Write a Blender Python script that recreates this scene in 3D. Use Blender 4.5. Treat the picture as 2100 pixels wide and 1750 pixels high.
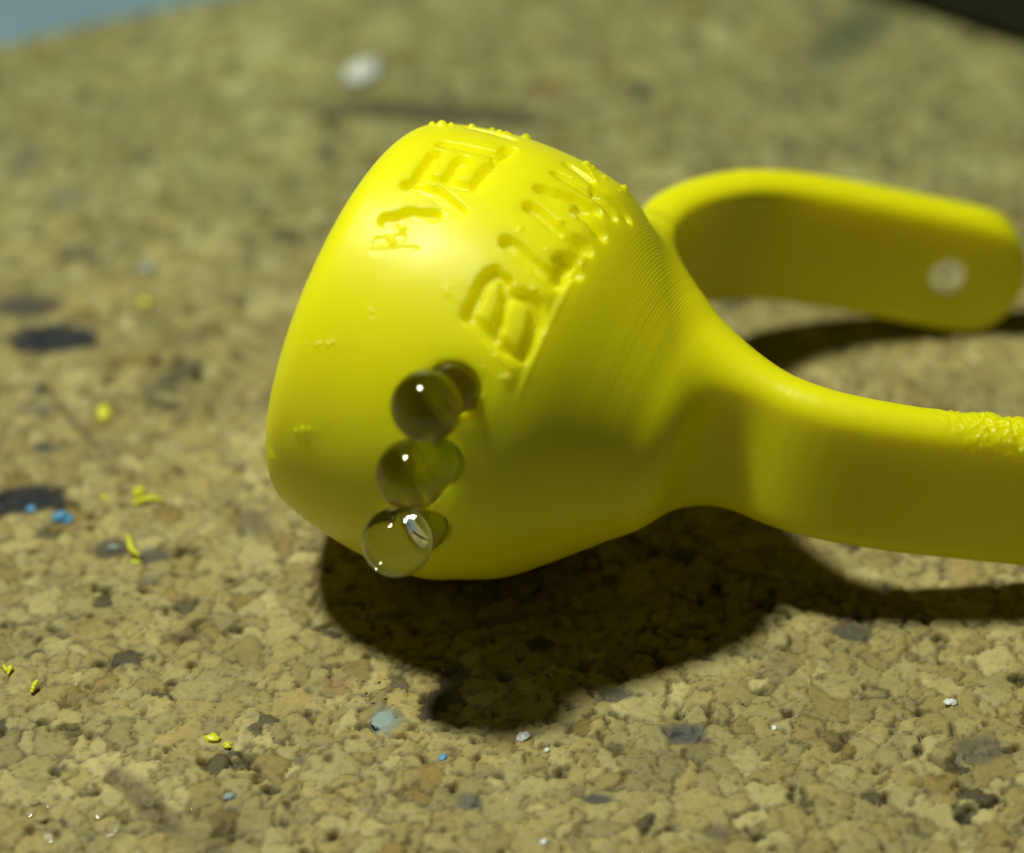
import bpy, bmesh, math, random
import numpy as np
from mathutils import Vector, Matrix

for _o in list(bpy.data.objects):
    bpy.data.objects.remove(_o)
SC = bpy.context.scene
COL = SC.collection
S = 0.001                                  # everything below is measured in millimetres

# ---------------------------------------------------------------- camera
_el = math.radians(38.0)
cam_data = bpy.data.cameras.new("camera")
cam = bpy.data.objects.new("camera", cam_data)
COL.objects.link(cam)
cam.location = (3.09 * S, -124.007 * S, 104.616 * S)
cam.rotation_euler = (math.radians(90 - 38), 0, 0)
cam_data.sensor_fit = 'HORIZONTAL'
cam_data.sensor_width = 23.5
cam_data.lens = 23.5 * 5390 / 2100
cam_data.clip_start = 0.01
cam_data.clip_end = 5.0
cam_data.dof.use_dof = True
cam_data.dof.focus_distance = 0.1490
cam_data.dof.aperture_fstop = 10.8
cam_data.dof.aperture_blades = 7
SC.camera = cam

# ---------------------------------------------------------------- dim room and the one bench lamp above the object
world = bpy.data.worlds.new("World")
SC.world = world
world.use_nodes = True
_bg = world.node_tree.nodes["Background"]
_bg.inputs[0].default_value = (1.0, 1.0, 0.55, 1)
_bg.inputs[1].default_value = 0.010

ld = bpy.data.lights.new("bench_lamp_light", 'AREA')
ld.shape = 'DISK'
ld.size = 0.040
ld.energy = 1.36
ld.color = (1.0, 1.0, 0.78)
lo = bpy.data.objects.new("bench_lamp_light", ld)
COL.objects.link(lo)
_dir = Vector((-0.32, 0.10, 1.0)).normalized()
lo.location = _dir * 0.36 + Vector((0.003, 0.0, 0.01))
lo.rotation_euler = _dir.to_track_quat('Z', 'Y').to_euler()

SC.view_settings.view_transform = 'Standard'
SC.view_settings.look = 'None'
SC.view_settings.exposure = 0
SC.view_settings.gamma = 1
SC.render.engine = 'CYCLES'
SC.cycles.use_denoising = True
SC.cycles.max_bounces = 12
SC.cycles.transmission_bounces = 12
SC.cycles.caustics_refractive = True
SC.cycles.caustics_reflective = False
SC.cycles.blur_glossy = 0.0
SC.cycles.sample_clamp_indirect = 60.0

# ---------------------------------------------------------------- helpers
def mesh_obj(name, verts, faces, mat=None, parent=None, smooth=True, normals=None, cols=None, link=True):
    """verts in millimetres -> one mesh object"""
    me = bpy.data.meshes.new(name)
    v = np.asarray(verts, dtype=np.float32) * S
    f = np.asarray(faces) if not isinstance(faces, list) else faces
    if isinstance(f, np.ndarray):
        n, k = f.shape
        me.vertices.add(len(v)); me.vertices.foreach_set("co", v.ravel())
        me.loops.add(n * k); me.loops.foreach_set("vertex_index", f.astype(np.int32).ravel())
        me.polygons.add(n)
        me.polygons.foreach_set("loop_start", np.arange(0, n * k, k, dtype=np.int32))
        me.update(calc_edges=True)
    else:
        me.from_pydata([tuple(map(float, q)) for q in v], [], f)
    if smooth:
        me.polygons.foreach_set("use_smooth", np.ones(len(me.polygons), dtype=bool))
    if cols is not None:
        a = me.color_attributes.new("tint", 'FLOAT_COLOR', 'POINT')
        c = np.ones((len(v), 4), np.float32); c[:, :3] = cols
        a.data.foreach_set("color", c.ravel())
    if normals is not None:
        me.normals_split_custom_set_from_vertices(normals.astype(np.float32).tolist())
    if mat: me.materials.append(mat)
    me.validate(verbose=False)
    o = bpy.data.objects.new(name, me)
    COL.objects.link(o)
    if parent: o.parent = parent
    return o

def tag(o, label=None, cat=None, group=None, kind=None):
    for k, v in (('label', label), ('category', cat), ('group', group), ('kind', kind)):
        if v: o[k] = v
    return o

def _hash(i, j, k, seed):
    h = (i.astype(np.int64) * 374761393 + j.astype(np.int64) * 668265263 + k.astype(np.int64) * 2147483647 + seed * 974634777) & 0xffffffff
    h = ((h ^ (h >> 13)) * 1274126177) & 0xffffffff
    h = ((h ^ (h >> 16)) * 2246822519) & 0xffffffff
    return ((h ^ (h >> 15)) & 0xffffff) / float(0xffffff)

def noise2(x, y, seed=0):
    i = np.floor(x); j = np.floor(y); fx = x - i; fy = y - j
    fx = fx * fx * (3 - 2 * fx); fy = fy * fy * (3 - 2 * fy)
    z = np.zeros_like(i)
    a = _hash(i, j, z, seed); b = _hash(i + 1, j, z, seed); c = _hash(i, j + 1, z, seed); d = _hash(i + 1, j + 1, z, seed)
    return (a + (b - a) * fx) * (1 - fy) + (c + (d - c) * fx) * fy

def fbm2(x, y, seed=0, octs=4):
    t = 0; a = 0.5; n = 0
    for o in range(octs):
        t = t + a * noise2(x * 2 ** o + o * 17.3, y * 2 ** o - o * 9.1, seed + o); n += a; a *= 0.5
    return t / n

def noise3(p, seed=0):
    i = np.floor(p); f = p - i; f = f * f * (3 - 2 * f)
    r = 0
    for dx in (0, 1):
        for dy in (0, 1):
            for dz in (0, 1):
                w = (f[:, 0] if dx else 1 - f[:, 0]) * (f[:, 1] if dy else 1 - f[:, 1]) * (f[:, 2] if dz else 1 - f[:, 2])
                r = r + w * _hash(i[:, 0] + dx, i[:, 1] + dy, i[:, 2] + dz, seed)
    return r

def smooth01(a, b, x):
    t = np.clip((x - a) / (b - a), 0, 1)
    return t * t * (3 - 2 * t)

class NT:
    """small node-tree helper"""
    def __init__(s, name):
        s.m = bpy.data.materials.new(name); s.m.use_nodes = True
        s.t = s.m.node_tree; s.b = s.t.nodes["Principled BSDF"]; s.out = s.t.nodes["Material Output"]
    def n(s, kind, **kw):
        nd = s.t.nodes.new(kind)
        for k, v in kw.items(): setattr(nd, k, v)
        return nd
    def l(s, a, b): s.t.links.new(a, b)
    def math(s, op, a, b=None, c=None):
        nd = s.n('ShaderNodeMath', operation=op)
        for i, v in enumerate((a, b, c)):
            if v is None: continue
            if isinstance(v, (int, float)): nd.inputs[i].default_value = v
            else: s.l(v, nd.inputs[i])
        return nd.outputs[0]
    def mm(s):
        tc = s.n('ShaderNodeTexCoord'); vm = s.n('ShaderNodeVectorMath', operation='SCALE'); vm.inputs['Scale'].default_value = 1000.0
        s.l(tc.outputs['Object'], vm.inputs[0]); return vm.outputs[0]
    def noise(s, vec, scale, detail=3, rough=.5):
        nd = s.n('ShaderNodeTexNoise'); nd.inputs['Scale'].default_value = scale; nd.inputs['Detail'].default_value = detail
        nd.inputs['Roughness'].default_value = rough; s.l(vec, nd.inputs['Vector']); return nd.outputs['Fac']
    def bump(s, h, strength, dist):
        nd = s.n('ShaderNodeBump'); nd.inputs['Strength'].default_value = strength; nd.inputs['Distance'].default_value = dist
        s.l(h, nd.inputs['Height']); s.l(nd.outputs[0], s.b.inputs['Normal']); return nd
    def set(s, **kw):
        for k, v in kw.items(): s.b.inputs[k.replace('_', ' ')].default_value = v
        return s

# ---------------------------------------------------------------- shape of the yellow print, in millimetres
def nrm(v):
    v = np.asarray(v, float)
    return v / np.linalg.norm(v)

EL = math.radians(38.0)
RIGHT = np.array([1.0, 0, 0])
UPV = np.array([0, math.sin(EL), math.cos(EL)])
FWD = np.array([0, math.cos(EL), -math.sin(EL)])
HEAD = np.array([0, 0, 13.2])                       # middle of the drum-shaped head
PHI = math.asin(0.19)
AXIS = nrm(math.cos(PHI) * (0.923 * RIGHT - 0.385 * UPV) - math.sin(PHI) * FWD)   # rim -> neck
TOCAM = -FWD
E2 = nrm(TOCAM - AXIS * (TOCAM @ AXIS))
E1 = np.cross(E2, AXIS)
if E1 @ UPV < 0: E1 = -E1
O0 = HEAD - AXIS * 7.27                             # centre of the open rim

PS = np.array([-4.0, 0.0, 1.5, 3.5, 6.6, 9.9, 12.4, 13.4, 15.0, 17.0, 18.6, 20.4, 23.0, 26.0])
PR = np.array([9.6, 11.45, 12.1, 12.65, 13.1, 13.05, 12.62, 12.2, 11.0, 9.2, 7.7, 6.1, 4.6, 3.8])

def catmull(pts, n):
    pts = np.asarray(pts, float)
    P = np.vstack([2 * pts[0] - pts[1], pts, 2 * pts[-1] - pts[-2]])
    out = []
    for i in range(len(pts) - 1):
        p0, p1, p2, p3 = P[i:i + 4]
        for k in range(n):
            t = k / n
            out.append(0.5 * ((2 * p1) + (-p0 + p2) * t + (2 * p0 - 5 * p1 + 4 * p2 - p3) * t * t + (-p0 + 3 * p1 - 3 * p2 + p3) * t ** 3))
    out.append(pts[-1])
    return np.array(out)

_pc = catmull(np.stack([PS, PR], 1), 12)
_ss = np.linspace(-4, 26, 601)
_rr = np.interp(_ss, _pc[:, 0], _pc[:, 1])
_dr = np.gradient(_rr, _ss)

# the split band lies in a plane tilted against the board: local frame of that plane
BN = nrm((.195, .06, 1)); BX = nrm((1, 0, -.195)); BY = np.cross(BN, BX); BQ = np.array([17.6, -6.6, 10.4])
RINGP = catmull([(22.5, 28.6), (13, 28.0), (7.5, 27.5), (3.2, 26.7), (-.2, 25.2), (-3.0, 23.2), (-5.2, 20.6), (-6.4, 17.4), (-6.8, 13.5),
                 (-6.4, 9.8), (-4.7, 6.2), (-2.0, 3.1), (2.2, .75), (7.5, .2), (13, .5), (18, .9), (32, 1.8)], 5)

def smin(a, b, k):
    h = np.clip(0.5 + 0.5 * (b - a) / k, 0, 1)
    return b + (a - b) * h - k * h * (1 - h)

def smax(a, b, k):
    return -smin(-a, -b, k)

def head_coords(p):
    q = p - O0
    s = q @ AXIS
    y1 = q @ E1
    y2 = q @ E2
    return s, np.hypot(y1, y2), np.arctan2(y1, y2)

def sd_head(p):
    s, r, th = head_coords(p)
    R = np.interp(s, _ss, _rr) - .45 * np.exp(-((s - 12.9) / 1.5) ** 2) * np.clip((.1 - th) / .6, 0, 1) * (th > -2.6)
    d = np.interp(s, _ss, _dr)
    f = (r - R) / np.sqrt(1 + d * d)
    f = smax(f, -s, 1.6)                      # rim
    f = smax(f, s - 22.0, 2.0)
    return f

def plan_dist_exact(x, y):
    best = np.full(x.shape, 1e9)
    for (ax, ay), (bx, by) in zip(RINGP[:-1], RINGP[1:]):
        dx, dy = bx - ax, by - ay
        t = np.clip(((x - ax) * dx + (y - ay) * dy) / (dx * dx + dy * dy), 0, 1)
        best = np.minimum(best, np.hypot(x - ax - t * dx, y - ay - t * dy))
    return best

_PGX = np.arange(-36, 34.01, .12); _PGY = np.arange(-14, 36.01, .12)
_PG = plan_dist_exact(*np.meshgrid(_PGX, _PGY, indexing='ij'))
def plan_dist(x, y):
    fx = np.clip((x - _PGX[0]) / .12, 0, len(_PGX) - 1.001); fy = np.clip((y - _PGY[0]) / .12, 0, len(_PGY) - 1.001)
    i = fx.astype(np.int64); j = fy.astype(np.int64); fx = fx - i; fy = fy - j
    return (_PG[i, j] * (1 - fx) + _PG[i + 1, j] * fx) * (1 - fy) + (_PG[i, j + 1] * (1 - fx) + _PG[i + 1, j + 1] * fx) * fy

BAND_H, BAND_T = 4.8, 1.45
HOLE = (15.4, 0.0)
def band_local(p):
    q = p - BQ
    return q @ BX, q @ BY, q @ BN

def sd_band(p):
    x, y, z = band_local(p)
    z = z + .075 * np.clip(x, 0, 20) * np.clip((y - 14) / 8, 0, 1)      # the free arm sags towards the board
    pd = plan_dist(x, y)
    rc = 1.4
    qx = pd - (BAND_T - rc)
    h = np.abs(z)
    qz = h - (BAND_H - rc)
    f = np.hypot(np.maximum(qx, 0), np.maximum(qz, 0)) + np.minimum(np.maximum(qx, qz), 0) - rc
    back = y > 16                            # rounded free end with a hole through it
    e = np.where(x > 16.1, np.hypot(x - 16.1, z), h) - BAND_H
    f = np.where(back, smax(f, e, 0.8), f)
    hole = 1.22 + .22 * np.clip(y - 26.6, 0, 4) - np.hypot(x - HOLE[0], z - HOLE[1] + .5 * np.clip(y - 26.6, 0, 4))
    f = np.where(back, smax(f, hole, 0.25), f)
    return f

def sd_base(p):
    return smin(sd_head(p), sd_band(p), 4.2)

STROKES = [(0.36, 0.38, [(3.49, 0.967), (6.69, 0.987)]), (0.34, 0.45, [(6.79, 1.096), (6.87, 0.934)]), (0.3, 0.4, [(3.48, 0.68), (6.67, 0.712)]), (0.32, 0.45, [(3.43, 0.876), (3.55, 0.688)]), (0.32, 0.42, [(5.05, 0.871), (5.08, 0.735)]), (0.34, 0.45, [(6.68, 0.875), (6.75, 0.724)]), (0.4, 0.45, [(3.29, 0.623), (4.76, 0.621), (6.63, 0.562)]), (0.38, 0.45, [(3.21, 0.406), (4.23, 0.47), (5.55, 0.493)]), (0.3, 0.35, [(3.43, 1.288), (6.28, 1.24)]), (0.25, 0.06, [(3.34, 0.296), (4.58, 0.345)]), (0.15, 0.04, [(3.42, 0.25), (5.61, 0.318)]), (0.42, 0.45, [(9.89, 0.51), (12.45, 0.458), (13.04, 0.443)]), (0.4, 0.5, [(13.36, 0.582), (13.21, 0.448)]), (0.4, 0.45, [(13.04, 0.697), (13.59, 0.7)]), (0.36, 0.5, [(9.84, 0.14), (9.8, 0.295), (10.08, 0.353)]), (0.3, 0.5, [(10.08, 0.353), (10.9, 0.342), (11.16, 0.289)]), (0.26, 0.5, [(11.16, 0.289), (11.35, 0.224), (11.56, 0.121)]), (0.34, 0.5, [(11.16, 0.289), (11.97, 0.322), (12.84, 0.312)]), (0.36, 0.5, [(12.84, 0.312), (13.26, 0.236), (13.3, 0.091)]), (0.3, 0.45, [(9.86, 0.136), (11.67, 0.09), (13.3, 0.066)]), (0.38, 0.45, [(9.95, 0.87), (11.7, 0.922), (12.88, 0.943)]), (0.38, 0.45, [(9.97, 0.734), (11.66, 0.701), (13.11, 0.681)]), (0.3, 0.35, [(10.0, 1.034), (13.67, 1.029)]), (0.3, 0.35, [(10.03, 1.195), (11.51, 1.153)]), (0.3, 0.35, [(12.28, 1.087), (14.2, 1.149)]), (0.32, 0.4, [(12.21, 0.86), (13.84, 0.843)]), (0.4, 0.5, [(12.41, 0.927), (12.88, 0.943)]), (0.5, 0.3, [(12.92, 0.558), (13.65, 0.556)])]
BLOBS = [(-8.59, -8.03, 19.65, 0.1), (-8.22, -8.2, 19.84, 0.13), (-7.58, -8.54, 20.03, 0.16), (-7.36, -8.58, 20.19, 0.14), (-6.92, -8.8, 20.28, 0.2), (-6.62, -8.85, 20.45, 0.18), (-10.36, -8.46, 12.18, 0.3), (-10.47, -8.33, 12.32, 0.2), (-8.81, -9.76, 15.05, 0.22), (-8.41, -10.0, 15.34, 0.25), (-8.07, -10.2, 15.53, 0.2), (-7.62, -10.47, 15.57, 0.13), (-7.55, -10.46, 15.8, 0.1), (-7.21, -10.58, 16.17, 0.1), (-6.87, -10.7, 16.46, 0.12), (-0.95, 5.81, 25.18, 0.4), (-0.41, 5.93, 25.1, 0.25), (-1.52, 6.25, 24.97, 0.25), (0.76, 6.35, 24.75, 0.25), (2.37, 5.73, 24.75, 0.25), (3.9, 6.26, 24.05, 0.35), (3.9, 5.74, 24.33, 0.25), (1.94, 6.71, 24.32, 0.2), (7.35, 3.94, 23.67, 0.35), (7.71, 3.96, 23.45, 0.25), (9.53, 3.25, 22.48, 0.35), (9.25, 2.16, 23.06, 0.2), (8.38, 2.98, 23.42, 0.25), (-3.53, -5.22, 24.75, 0.22), (-3.39, -5.44, 24.68, 0.25), (-2.85, -4.79, 25.1, 0.25), (-3.15, -4.44, 25.18, 0.18), (-4.54, -8.43, 22.17, 0.15), (-4.62, -8.26, 22.3, 0.1), (-4.48, -8.73, 21.9, 0.1), (1.31, -11.47, 20.1, 0.1), (1.37, -11.82, 19.46, 0.15), (1.42, -12.0, 19.09, 0.18), (1.34, -11.61, 19.85, 0.08), (2.83, -11.41, 20.06, 0.18), (3.04, -11.34, 20.07, 0.15), (2.44, -10.43, 21.51, 0.28), (2.83, -10.52, 21.35, 0.2), (4.61, -9.65, 21.65, 0.22), (3.57, -4.82, 25.12, 0.22), (6.02, -4.41, 24.59, 0.3), (5.76, -3.73, 24.87, 0.26), (6.15, -4.65, 24.47, 0.2), (4.3, -8.01, 23.35, 0.25), (2.17, -7.81, 23.82, 0.15), (-0.37, -8.34, 23.39, 0.15), (-0.32, -8.13, 23.55, 0.12), (-0.44, -8.44, 23.3, 0.14), (1.0, 5.36, 25.18, 0.11), (1.19, 5.24, 25.2, 0.09), (1.35, 5.06, 25.25, 0.1), (1.54, 4.93, 25.27, 0.12), (1.74, 4.98, 25.22, 0.13), (1.89, 4.83, 25.25, 0.15), (2.09, 4.74, 25.25, 0.13), (2.25, 4.64, 25.25, 0.13), (2.44, 4.75, 25.17, 0.15), (2.62, 4.55, 25.21, 0.15), (2.81, 4.47, 25.2, 0.11), (3.0, 4.53, 25.13, 0.15), (-0.58, 2.6, 26.14, 0.06), (-0.43, 2.42, 26.16, 0.08), (-0.24, 2.42, 26.15, 0.08), (-0.07, 2.35, 26.15, 0.08), (0.12, 2.22, 26.16, 0.09), (0.31, 2.16, 26.15, 0.1), (0.47, 2.17, 26.14, 0.1), (0.66, 2.03, 26.15, 0.08), (0.83, 2.05, 26.13, 0.1), (1.0, 1.98, 26.13, 0.06), (1.19, 1.85, 26.13, 0.06), (1.36, 1.86, 26.11, 0.06), (1.51, 1.77, 26.1, 0.1), (1.68, 1.74, 26.08, 0.06), (1.88, 1.74, 26.06, 0.1), (2.07, 1.69, 26.04, 0.1), (-1.24, 1.35, 26.3, 0.11), (-1.1, 1.32, 26.3, 0.09), (-0.93, 1.3, 26.3, 0.07), (-0.76, 1.27, 26.3, 0.13), (0.23, 0.76, 26.3, 0.1), (0.35, 0.71, 26.29, 0.11), (0.5, 0.7, 26.29, 0.13), (2.84, 3.0, 25.65, 0.1), (2.92, 2.95, 25.64, 0.12), (3.02, 2.86, 25.64, 0.06), (3.11, 2.8, 25.63, 0.06), (3.22, 2.74, 25.62, 0.07), (-1.16, -2.03, 26.12, 0.16), (-0.93, -2.06, 26.12, 0.16), (-0.71, -2.03, 26.14, 0.15), (-0.43, -2.05, 26.14, 0.14), (-0.21, -2.06, 26.14, 0.13), (0.02, -2.07, 26.15, 0.15), (-2.4, -1.27, 26.14, 0.12), (-2.21, -1.39, 26.14, 0.11), (-2.0, -1.46, 26.15, 0.12), (-1.8, -1.56, 26.15, 0.1), (-1.58, -1.65, 26.15, 0.09), (-1.39, -1.8, 26.14, 0.1), (-1.13, -3.11, 25.89, 0.1), (-1.0, -3.31, 25.85, 0.11), (-0.88, -3.43, 25.82, 0.11), (-0.74, -3.62, 25.78, 0.13), (-0.6, -3.75, 25.75, 0.13), (-0.44, -3.93, 25.7, 0.1), (-0.32, -4.05, 25.67, 0.13), (2.59, 5.54, 24.8, 0.15), (2.71, 5.58, 24.75, 0.2), (2.82, 5.79, 24.62, 0.2), (2.97, 5.52, 24.72, 0.15), (5.9, 0.97, 25.12, 0.08), (5.99, 0.89, 25.09, 0.11), (6.09, 0.85, 25.06, 0.09), (6.18, 0.79, 25.03, 0.11), (6.29, 0.64, 25.01, 0.07), (6.42, 0.59, 24.95, 0.13), (6.53, 0.5, 24.92, 0.1), (6.6, 0.42, 24.9, 0.08), (6.71, 0.37, 24.85, 0.1), (6.47, 2.28, 24.65, 0.13), (6.59, 2.28, 24.59, 0.15), (6.71, 2.14, 24.57, 0.11), (6.82, 2.09, 24.53, 0.14), (6.94, 1.98, 24.5, 0.15), (7.09, 1.95, 24.44, 0.08), (7.2, 1.88, 24.4, 0.09), (7.45, 3.39, 23.83, 0.16), (7.52, 2.98, 23.93, 0.19), (7.56, 2.68, 24.0, 0.12), (7.63, 2.38, 24.05, 0.21), (7.72, 2.14, 24.06, 0.16), (7.76, 1.81, 24.12, 0.15), (7.84, 1.54, 24.13, 0.15), (7.89, 1.31, 24.15, 0.12), (8.0, 0.39, 24.22, 0.12), (8.06, 0.32, 24.19, 0.12), (8.17, 0.18, 24.14, 0.12), (8.27, 0.12, 24.09, 0.12), (8.34, 0.03, 24.06, 0.15), (8.43, -0.05, 24.0, 0.13), (8.51, -0.09, 23.93, 0.15), (8.59, -0.12, 23.85, 0.12), (8.72, -0.12, 23.72, 0.12), (8.81, -0.13, 23.63, 0.11), (8.88, -0.12, 23.56, 0.15), (8.98, -0.17, 23.45, 0.15), (9.07, -0.17, 23.35, 0.13), (9.14, -0.2, 23.28, 0.09), (7.4, -0.32, 24.57, 0.07), (7.51, -0.38, 24.52, 0.12), (7.62, -0.48, 24.47, 0.12), (7.73, -0.66, 24.42, 0.11), (7.87, -0.75, 24.35, 0.1), (7.98, -0.77, 24.29, 0.12), (8.07, -0.92, 24.23, 0.08), (8.19, -0.97, 24.13, 0.07), (8.28, -1.0, 24.04, 0.12), (8.39, -1.0, 23.94, 0.08), (8.52, -1.04, 23.81, 0.09), (8.62, -1.04, 23.71, 0.09), (6.39, -2.87, 24.82, 0.14), (6.5, -2.96, 24.77, 0.16), (6.54, -3.06, 24.73, 0.16), (6.64, -3.12, 24.68, 0.14), (7.23, -3.61, 24.24, 0.08), (7.29, -3.66, 24.17, 0.12), (7.4, -3.66, 24.08, 0.11), (7.47, -3.69, 24.01, 0.08), (7.57, -3.7, 23.91, 0.08), (7.82, -1.98, 24.26, 0.14), (7.9, -1.92, 24.2, 0.19), (7.97, -1.89, 24.14, 0.13), (8.03, -1.9, 24.09, 0.15), (6.72, -4.01, 24.43, 0.07), (6.82, -4.04, 24.37, 0.1), (6.88, -4.12, 24.3, 0.08), (6.97, -4.16, 24.21, 0.08), (7.03, -4.2, 24.15, 0.1), (7.1, -4.24, 24.07, 0.1), (7.17, -4.25, 24.01, 0.07), (7.26, -4.3, 23.91, 0.1), (4.9, -5.73, 24.45, 0.11), (5.04, -5.74, 24.41, 0.15), (5.23, -5.77, 24.34, 0.11), (5.4, -5.75, 24.3, 0.12), (5.56, -5.74, 24.26, 0.1), (5.72, -5.75, 24.2, 0.12), (5.88, -5.76, 24.13, 0.09), (6.04, -5.73, 24.08, 0.13), (3.65, -6.67, 24.3, 0.18), (3.82, -6.78, 24.21, 0.11), (3.98, -6.89, 24.11, 0.11), (4.17, -6.99, 24.01, 0.11), (4.34, -7.07, 23.93, 0.16), (4.49, -7.17, 23.83, 0.15), (4.65, -7.28, 23.73, 0.12), (4.82, -7.38, 23.62, 0.15), (4.97, -7.44, 23.54, 0.14), (5.13, -7.54, 23.42, 0.15), (5.3, -7.56, 23.3, 0.15), (5.47, -7.59, 23.15, 0.17), (2.72, -6.11, 24.72, 0.15), (2.81, -6.21, 24.66, 0.14), (2.95, -6.31, 24.6, 0.13), (3.06, -6.39, 24.54, 0.1), (2.12, -7.8, 23.83, 0.18), (2.25, -7.87, 23.77, 0.15), (2.36, -7.93, 23.72, 0.2), (2.46, -8.01, 23.66, 0.14), (2.61, -8.08, 23.6, 0.14), (3.74, -8.62, 23.02, 0.19), (3.84, -8.7, 22.94, 0.12), (3.94, -8.73, 22.89, 0.12), (4.07, -8.81, 22.8, 0.13), (4.15, -8.86, 22.74, 0.18), (4.19, -8.97, 22.64, 0.15), (4.22, -9.09, 22.53, 0.11), (4.3, -9.2, 22.39, 0.11), (4.34, -9.31, 22.24, 0.1), (4.42, -9.4, 22.09, 0.18), (2.2, -10.83, 21.0, 0.17), (2.33, -10.9, 20.9, 0.18), (2.44, -10.94, 20.83, 0.16), (2.57, -10.99, 20.75, 0.11), (2.7, -11.04, 20.67, 0.16), (2.81, -11.08, 20.59, 0.13), (2.93, -11.11, 20.52, 0.16), (3.06, -11.16, 20.41, 0.17), (3.19, -11.18, 20.29, 0.13), (0.56, -9.55, 22.44, 0.07), (0.67, -9.65, 22.35, 0.07), (0.81, -9.78, 22.23, 0.09), (0.96, -9.89, 22.13, 0.08), (1.1, -9.99, 22.03, 0.13), (1.22, -10.1, 21.92, 0.09), (1.36, -10.21, 21.8, 0.12), (1.48, -10.3, 21.7, 0.1), (1.6, -10.38, 21.61, 0.07), (1.74, -10.48, 21.49, 0.1), (1.89, -10.58, 21.36, 0.1), (2.02, -10.66, 21.25, 0.1), (-0.56, -8.14, 23.52, 0.1), (-0.45, -8.23, 23.46, 0.11), (-0.36, -8.31, 23.41, 0.13), (-0.26, -8.38, 23.37, 0.1), (-0.12, -8.47, 23.31, 0.12), (-0.04, -8.55, 23.25, 0.1), (0.08, -8.63, 23.2, 0.09), (0.17, -8.71, 23.14, 0.12), (1.53, -11.24, 20.47, 0.13), (1.61, -11.3, 20.35, 0.09), (1.69, -11.35, 20.28, 0.09), (1.78, -11.39, 20.2, 0.1), (2.54, -11.45, 20.02, 0.17), (2.63, -11.46, 20.0, 0.12), (2.75, -11.47, 19.97, 0.19), (2.85, -11.48, 19.91, 0.14), (2.94, -11.45, 19.9, 0.19)]
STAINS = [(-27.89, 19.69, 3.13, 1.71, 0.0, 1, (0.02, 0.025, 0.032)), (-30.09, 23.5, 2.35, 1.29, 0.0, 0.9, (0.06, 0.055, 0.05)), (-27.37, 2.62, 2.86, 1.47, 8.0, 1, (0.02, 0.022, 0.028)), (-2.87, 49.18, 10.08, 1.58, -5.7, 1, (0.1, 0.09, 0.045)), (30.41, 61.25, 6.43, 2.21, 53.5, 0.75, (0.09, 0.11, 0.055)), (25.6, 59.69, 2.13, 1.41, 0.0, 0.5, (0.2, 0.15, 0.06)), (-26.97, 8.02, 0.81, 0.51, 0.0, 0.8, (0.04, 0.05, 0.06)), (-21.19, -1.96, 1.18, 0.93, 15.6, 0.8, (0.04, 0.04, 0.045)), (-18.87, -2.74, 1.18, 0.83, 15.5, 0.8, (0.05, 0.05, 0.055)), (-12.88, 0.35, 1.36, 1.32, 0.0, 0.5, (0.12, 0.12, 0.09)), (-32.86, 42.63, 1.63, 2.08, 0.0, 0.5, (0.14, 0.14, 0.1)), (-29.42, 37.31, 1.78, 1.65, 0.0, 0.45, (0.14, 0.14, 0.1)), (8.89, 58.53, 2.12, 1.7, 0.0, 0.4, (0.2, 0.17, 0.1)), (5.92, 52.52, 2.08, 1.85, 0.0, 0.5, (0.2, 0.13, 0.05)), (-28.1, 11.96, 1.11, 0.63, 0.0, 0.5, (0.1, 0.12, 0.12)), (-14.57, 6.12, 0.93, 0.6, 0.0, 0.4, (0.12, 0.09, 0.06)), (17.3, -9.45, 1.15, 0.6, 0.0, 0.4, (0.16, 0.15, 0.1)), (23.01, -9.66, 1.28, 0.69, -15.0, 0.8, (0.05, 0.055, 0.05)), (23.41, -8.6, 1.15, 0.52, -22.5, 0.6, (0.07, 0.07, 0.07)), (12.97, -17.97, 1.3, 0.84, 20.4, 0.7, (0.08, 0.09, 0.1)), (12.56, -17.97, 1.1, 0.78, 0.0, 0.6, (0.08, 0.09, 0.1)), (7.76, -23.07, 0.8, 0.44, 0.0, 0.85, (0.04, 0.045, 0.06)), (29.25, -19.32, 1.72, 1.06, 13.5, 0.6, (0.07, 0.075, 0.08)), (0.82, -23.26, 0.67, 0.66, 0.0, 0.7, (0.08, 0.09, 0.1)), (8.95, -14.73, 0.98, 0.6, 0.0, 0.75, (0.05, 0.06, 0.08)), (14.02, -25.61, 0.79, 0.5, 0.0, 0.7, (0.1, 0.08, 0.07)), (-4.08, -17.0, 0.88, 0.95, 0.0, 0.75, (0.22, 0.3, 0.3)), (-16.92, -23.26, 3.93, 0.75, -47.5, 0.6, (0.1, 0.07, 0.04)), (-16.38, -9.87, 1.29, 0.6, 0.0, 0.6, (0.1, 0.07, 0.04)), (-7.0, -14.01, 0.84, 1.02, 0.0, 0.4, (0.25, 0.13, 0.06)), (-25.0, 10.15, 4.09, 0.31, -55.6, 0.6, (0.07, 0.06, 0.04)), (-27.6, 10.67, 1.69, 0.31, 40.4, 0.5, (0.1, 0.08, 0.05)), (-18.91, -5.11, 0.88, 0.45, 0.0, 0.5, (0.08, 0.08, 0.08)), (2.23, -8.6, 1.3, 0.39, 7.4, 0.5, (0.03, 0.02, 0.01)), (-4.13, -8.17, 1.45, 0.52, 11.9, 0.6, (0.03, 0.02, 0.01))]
BEAD_POS = [(-1.455, -13.20, 19.43), (-2.30, -14.30, 15.63), (-3.21, -14.45, 10.98)]
SOCK_POS = [(-0.15, -11.70, 19.35), (-1.15, -13.05, 15.45), (-1.95, -12.95, 10.65)]

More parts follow.
